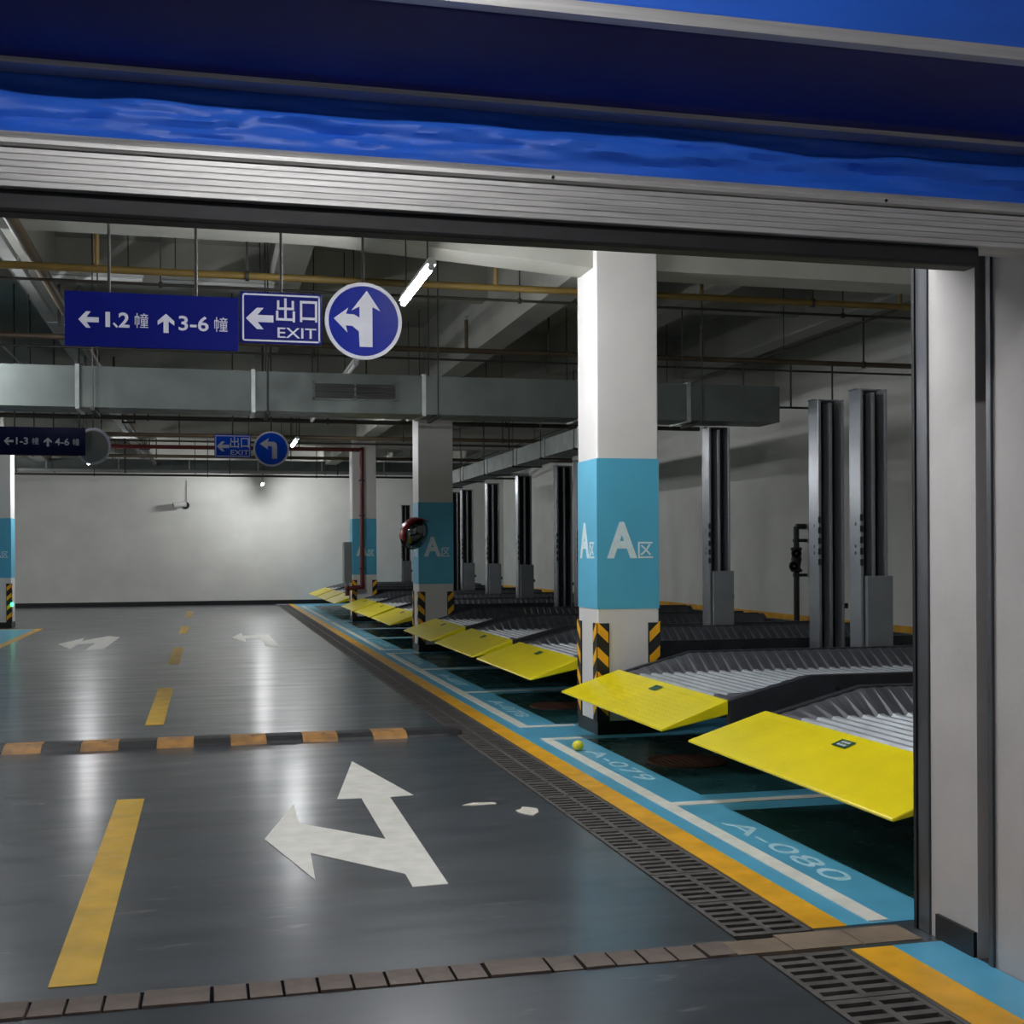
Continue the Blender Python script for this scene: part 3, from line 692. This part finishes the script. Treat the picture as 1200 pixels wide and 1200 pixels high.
xpipe('pale pipe running in front of the far silvery duct', 35.5, 3.86, 0.05, 'cable_grey', hx=(-5, -2.2, 0.6, 3.6), hr=0.01)
xpipe('dark pipe running under the far silvery duct', 35.4, 3.74, 0.03, 'pipe_dark', hx=(-6, -3, 0, 3), hr=0.01)
# the dark red fire pipe with its drop beside the column
t = thing('fire_pipe', 'dark red fire pipe dropping down in front of its column', 'pipe', (3.40, 28.12, 0.0))
obj('pipe_run', MB().tube((-11,0,3.91), (0,0,3.91), 0.045, 12), 'pipe_red', t)
obj('pipe_drop', MB().tube((0,0,3.91), (0,0,0.80), 0.05, 12), 'pipe_red', t)
obj('pipe_foot', MB().tube((0,0,0.80), (-0.34,0,0.76), 0.05, 12).tube((-0.34,0,0.76), (-0.34,0,0.6), 0.05, 12), 'pipe_red', t)
for p in ((0,0,3.91), (0,0,0.80), (-0.34,0,0.76)): obj('elbow', MB().lathe([(0.01,-0.06),(0.045,-0.045),(0.062,0),(0.045,0.045),(0.01,0.06)], Matrix.Translation(p), 14), 'pipe_red', t)
for z in (1.2, 2.4, 3.2): obj('clamp', MB().box(-0.06, 0.06, -0.06, 0.1, z, z+0.03), 'hanger', t)
for x in (-1.4, -4, -7): obj('hanger', MB().tube((x,0,3.95), (x,0,ZC), 0.012, 8), 'hanger', t)
# lane-wise pipe with U brackets
t = thing('ceiling_pipe', 'brown pipe carried on black brackets, running lengthwise over the lane', 'pipe', (-1.42, 0, 4.075))
obj('pipe_run', MB().tube((0,4.6,0), (0,38.9,0), 0.05, 12), 'pipe_brown', t)
for y in (8.6, 13.9, 18.8, 24, 30):
    u = MB().box(-0.12, 0.12, y-0.02, y+0.02, -0.085, -0.052).box(-0.12, -0.09, y-0.02, y+0.02, -0.055, 0.35).box(0.09, 0.12, y-0.02, y+0.02, -0.055, 0.35)
    obj('u_bracket', u, 'black_paint', t)
obj('bracket_rod', MB().tube((-0.1,8.6,0.3), (-0.1,8.6,ZC-4.075), 0.01, 6), 'hanger', t)
t = thing('cable_trunking', 'pale cable trunking running lengthwise beside the brown bracketed pipe', 'cable trunking', (-1.72, 0, 4.22))
obj('trunk', MB().box(-0.05, 0.05, 4.6, 35.85, 0, 0.06), 'cable_grey', t)
for y in range(6, 35, 3): obj('joint', MB().box(-0.055, 0.055, y, y+0.04, -0.005, 0.065), 'fixture', t)
for y in range(7, 35, 6): obj('hanger', MB().tube((0, y, 0.06), (0, y, ZC-4.22), 0.007, 6), 'hanger', t)
# lane-wise conduits
for x, lab in ((-2.35, 'thin dark conduit running lengthwise beside the concrete beam over the lane'), (6.9, 'thin dark conduit running lengthwise over the lift bays')):
    t = thing('conduit', lab, 'conduit', (x, 0, 4.03))
    obj('pipe_run', MB().tube((0,4.6,0), (0,35.9,0), 0.014, 8), 'pipe_dark', t)
    for y in range(6, 36, 4): obj('hanger', MB().tube((0,y,0.012), (0,y,ZC-4.03), 0.006, 6), 'hanger', t)
# conduit frame by the right-hand end of the duct
t = thing('conduit_loop', 'thin black rectangular conduit loop hanging past the end of the long duct', 'conduit', (6.37, 14.2, 3.35))
obj('pipe_run', MB().tube((0.08,0,0), (1.29,0,0), 0.014, 8), 'black_paint', t)
for x in (0.08, 0.72, 1.29): obj('hanger', MB().tube((x,0,0), (x,0,0.57), 0.012, 8), 'black_paint', t)

# ================================================================== small fittings
# convex mirror on the second column
t = thing('convex_mirror', 'dark domed convex mirror with red hood mounted on its column corner', 'mirror', (3.10, 18.98, 1.86))
R = Matrix.Rotation(math.radians(24), 4, 'Z') @ Matrix.Rotation(PI/2+0.24, 4, 'X')
obj('mirror_face', MB().lathe([(0.24,0.0),(0.225,0.04),(0.18,0.085),(0.11,0.118),(0.04,0.13),(0.005,0.131)], R, 36), 'mirror', t)
obj('rim', MB().lathe([(0.235,-0.02),(0.252,-0.02),(0.254,0.008),(0.238,0.008),(0.235,-0.02)], R, 36), 'rubber', t)
hd = MB(); n = 18; vs_ = []
for i in range(n+1):
    a = math.radians(55 + 145*i/n)
    for r, h in ((0.257,-0.02),(0.262,0.15)): vs_.append(tuple(R @ Vector((r*math.cos(a), r*math.sin(a), h))))
hd.add(vs_, [(2*i, 2*i+2, 2*i+3, 2*i+1) for i in range(n)], True)
h = obj('hood', hd, 'red_plastic', t, label='red hood'); h.modifiers.new('thick','SOLIDIFY').thickness = 0.006
obj('bracket', MB().tube((0.02,0.0,0), (0.13,0.17,0), 0.018, 8), 'dark_steel', t)
# switch box on the third column
t = thing('switch_box', 'grey electrical box fixed beside the dark red fire pipe', 'electrical box', (3.195, 28.3, 0.88))
obj('case', MB().box(-0.17, 0.0, 0.06, 0.42, 0, 0.94), 'post_cover', t, bevel=0.006)
obj('door', MB().box(-0.18, -0.17, 0.08, 0.40, 0.03, 0.91), 'cable_grey', t)
# CCTV camera on far wall
t = thing('security_camera', 'small white security camera on the far white wall', 'camera', (-0.77, 38.99, 3.05))
obj('wall_plate', MB().tube((0.12,0.0,0), (0.12,-0.03,0), 0.11, 12), 'dark_steel', t)
obj('arm', MB().tube((0.12,-0.02,0), (0.06,-0.22,0.02), 0.02, 8), 'dark_steel', t)
obj('camera_body', MB().tube((0.14,-0.22,0.03), (-0.24,-0.26,0.0), 0.085, 12), 'cctv_white', t)
obj('lens', MB().tube((-0.24,-0.26,0.0), (-0.255,-0.262,-0.002), 0.065, 12), 'black_paint', t)
obj('cable', MB().tube((0.13,-0.012,0.06), (0.14,-0.012,0.75), 0.008, 6), 'dark_steel', t)
# valve riser on the right wall
t = thing('valve_riser', 'black valve pipe standing against the side wall behind the lift posts', 'valve', (9.12, 18.1, 0))
obj('riser', MB().tube((0,0,0.0045), (0,0,1.95), 0.045, 10).tube((0,0,1.95), (0.16,0,1.95), 0.045, 10), 'black_paint', t)
obj('valve_body', MB().lathe([(0.05,-0.2),(0.09,-0.19),(0.09,-0.16),(0.06,-0.12),(0.085,0),(0.06,0.12),(0.09,0.16),(0.09,0.19),(0.05,0.2)], Matrix.Translation((0,0,1.42)), 14), 'black_paint', t)
for z, l in ((1.52, 0.3), (1.32, 0.22)):
    v = obj('valve_stem', MB().tube((0,0,z), (-0.15,-l,z), 0.025, 8), 'black_paint', t)
    obj('hand_wheel', MB().lathe([(0.06,-0.012),(0.085,-0.012),(0.085,0.012),(0.06,0.012),(0.06,-0.012)], Matrix.Translation((-0.15,-l,z)) @ Matrix.Rotation(PI/2,4,'X'), 14), 'black_paint', v)
for z in (1.15, 1.7): obj('wall_clamp', MB().box(-0.05, 0.175, -0.03, 0.03, z, z+0.05), 'black_paint', t)
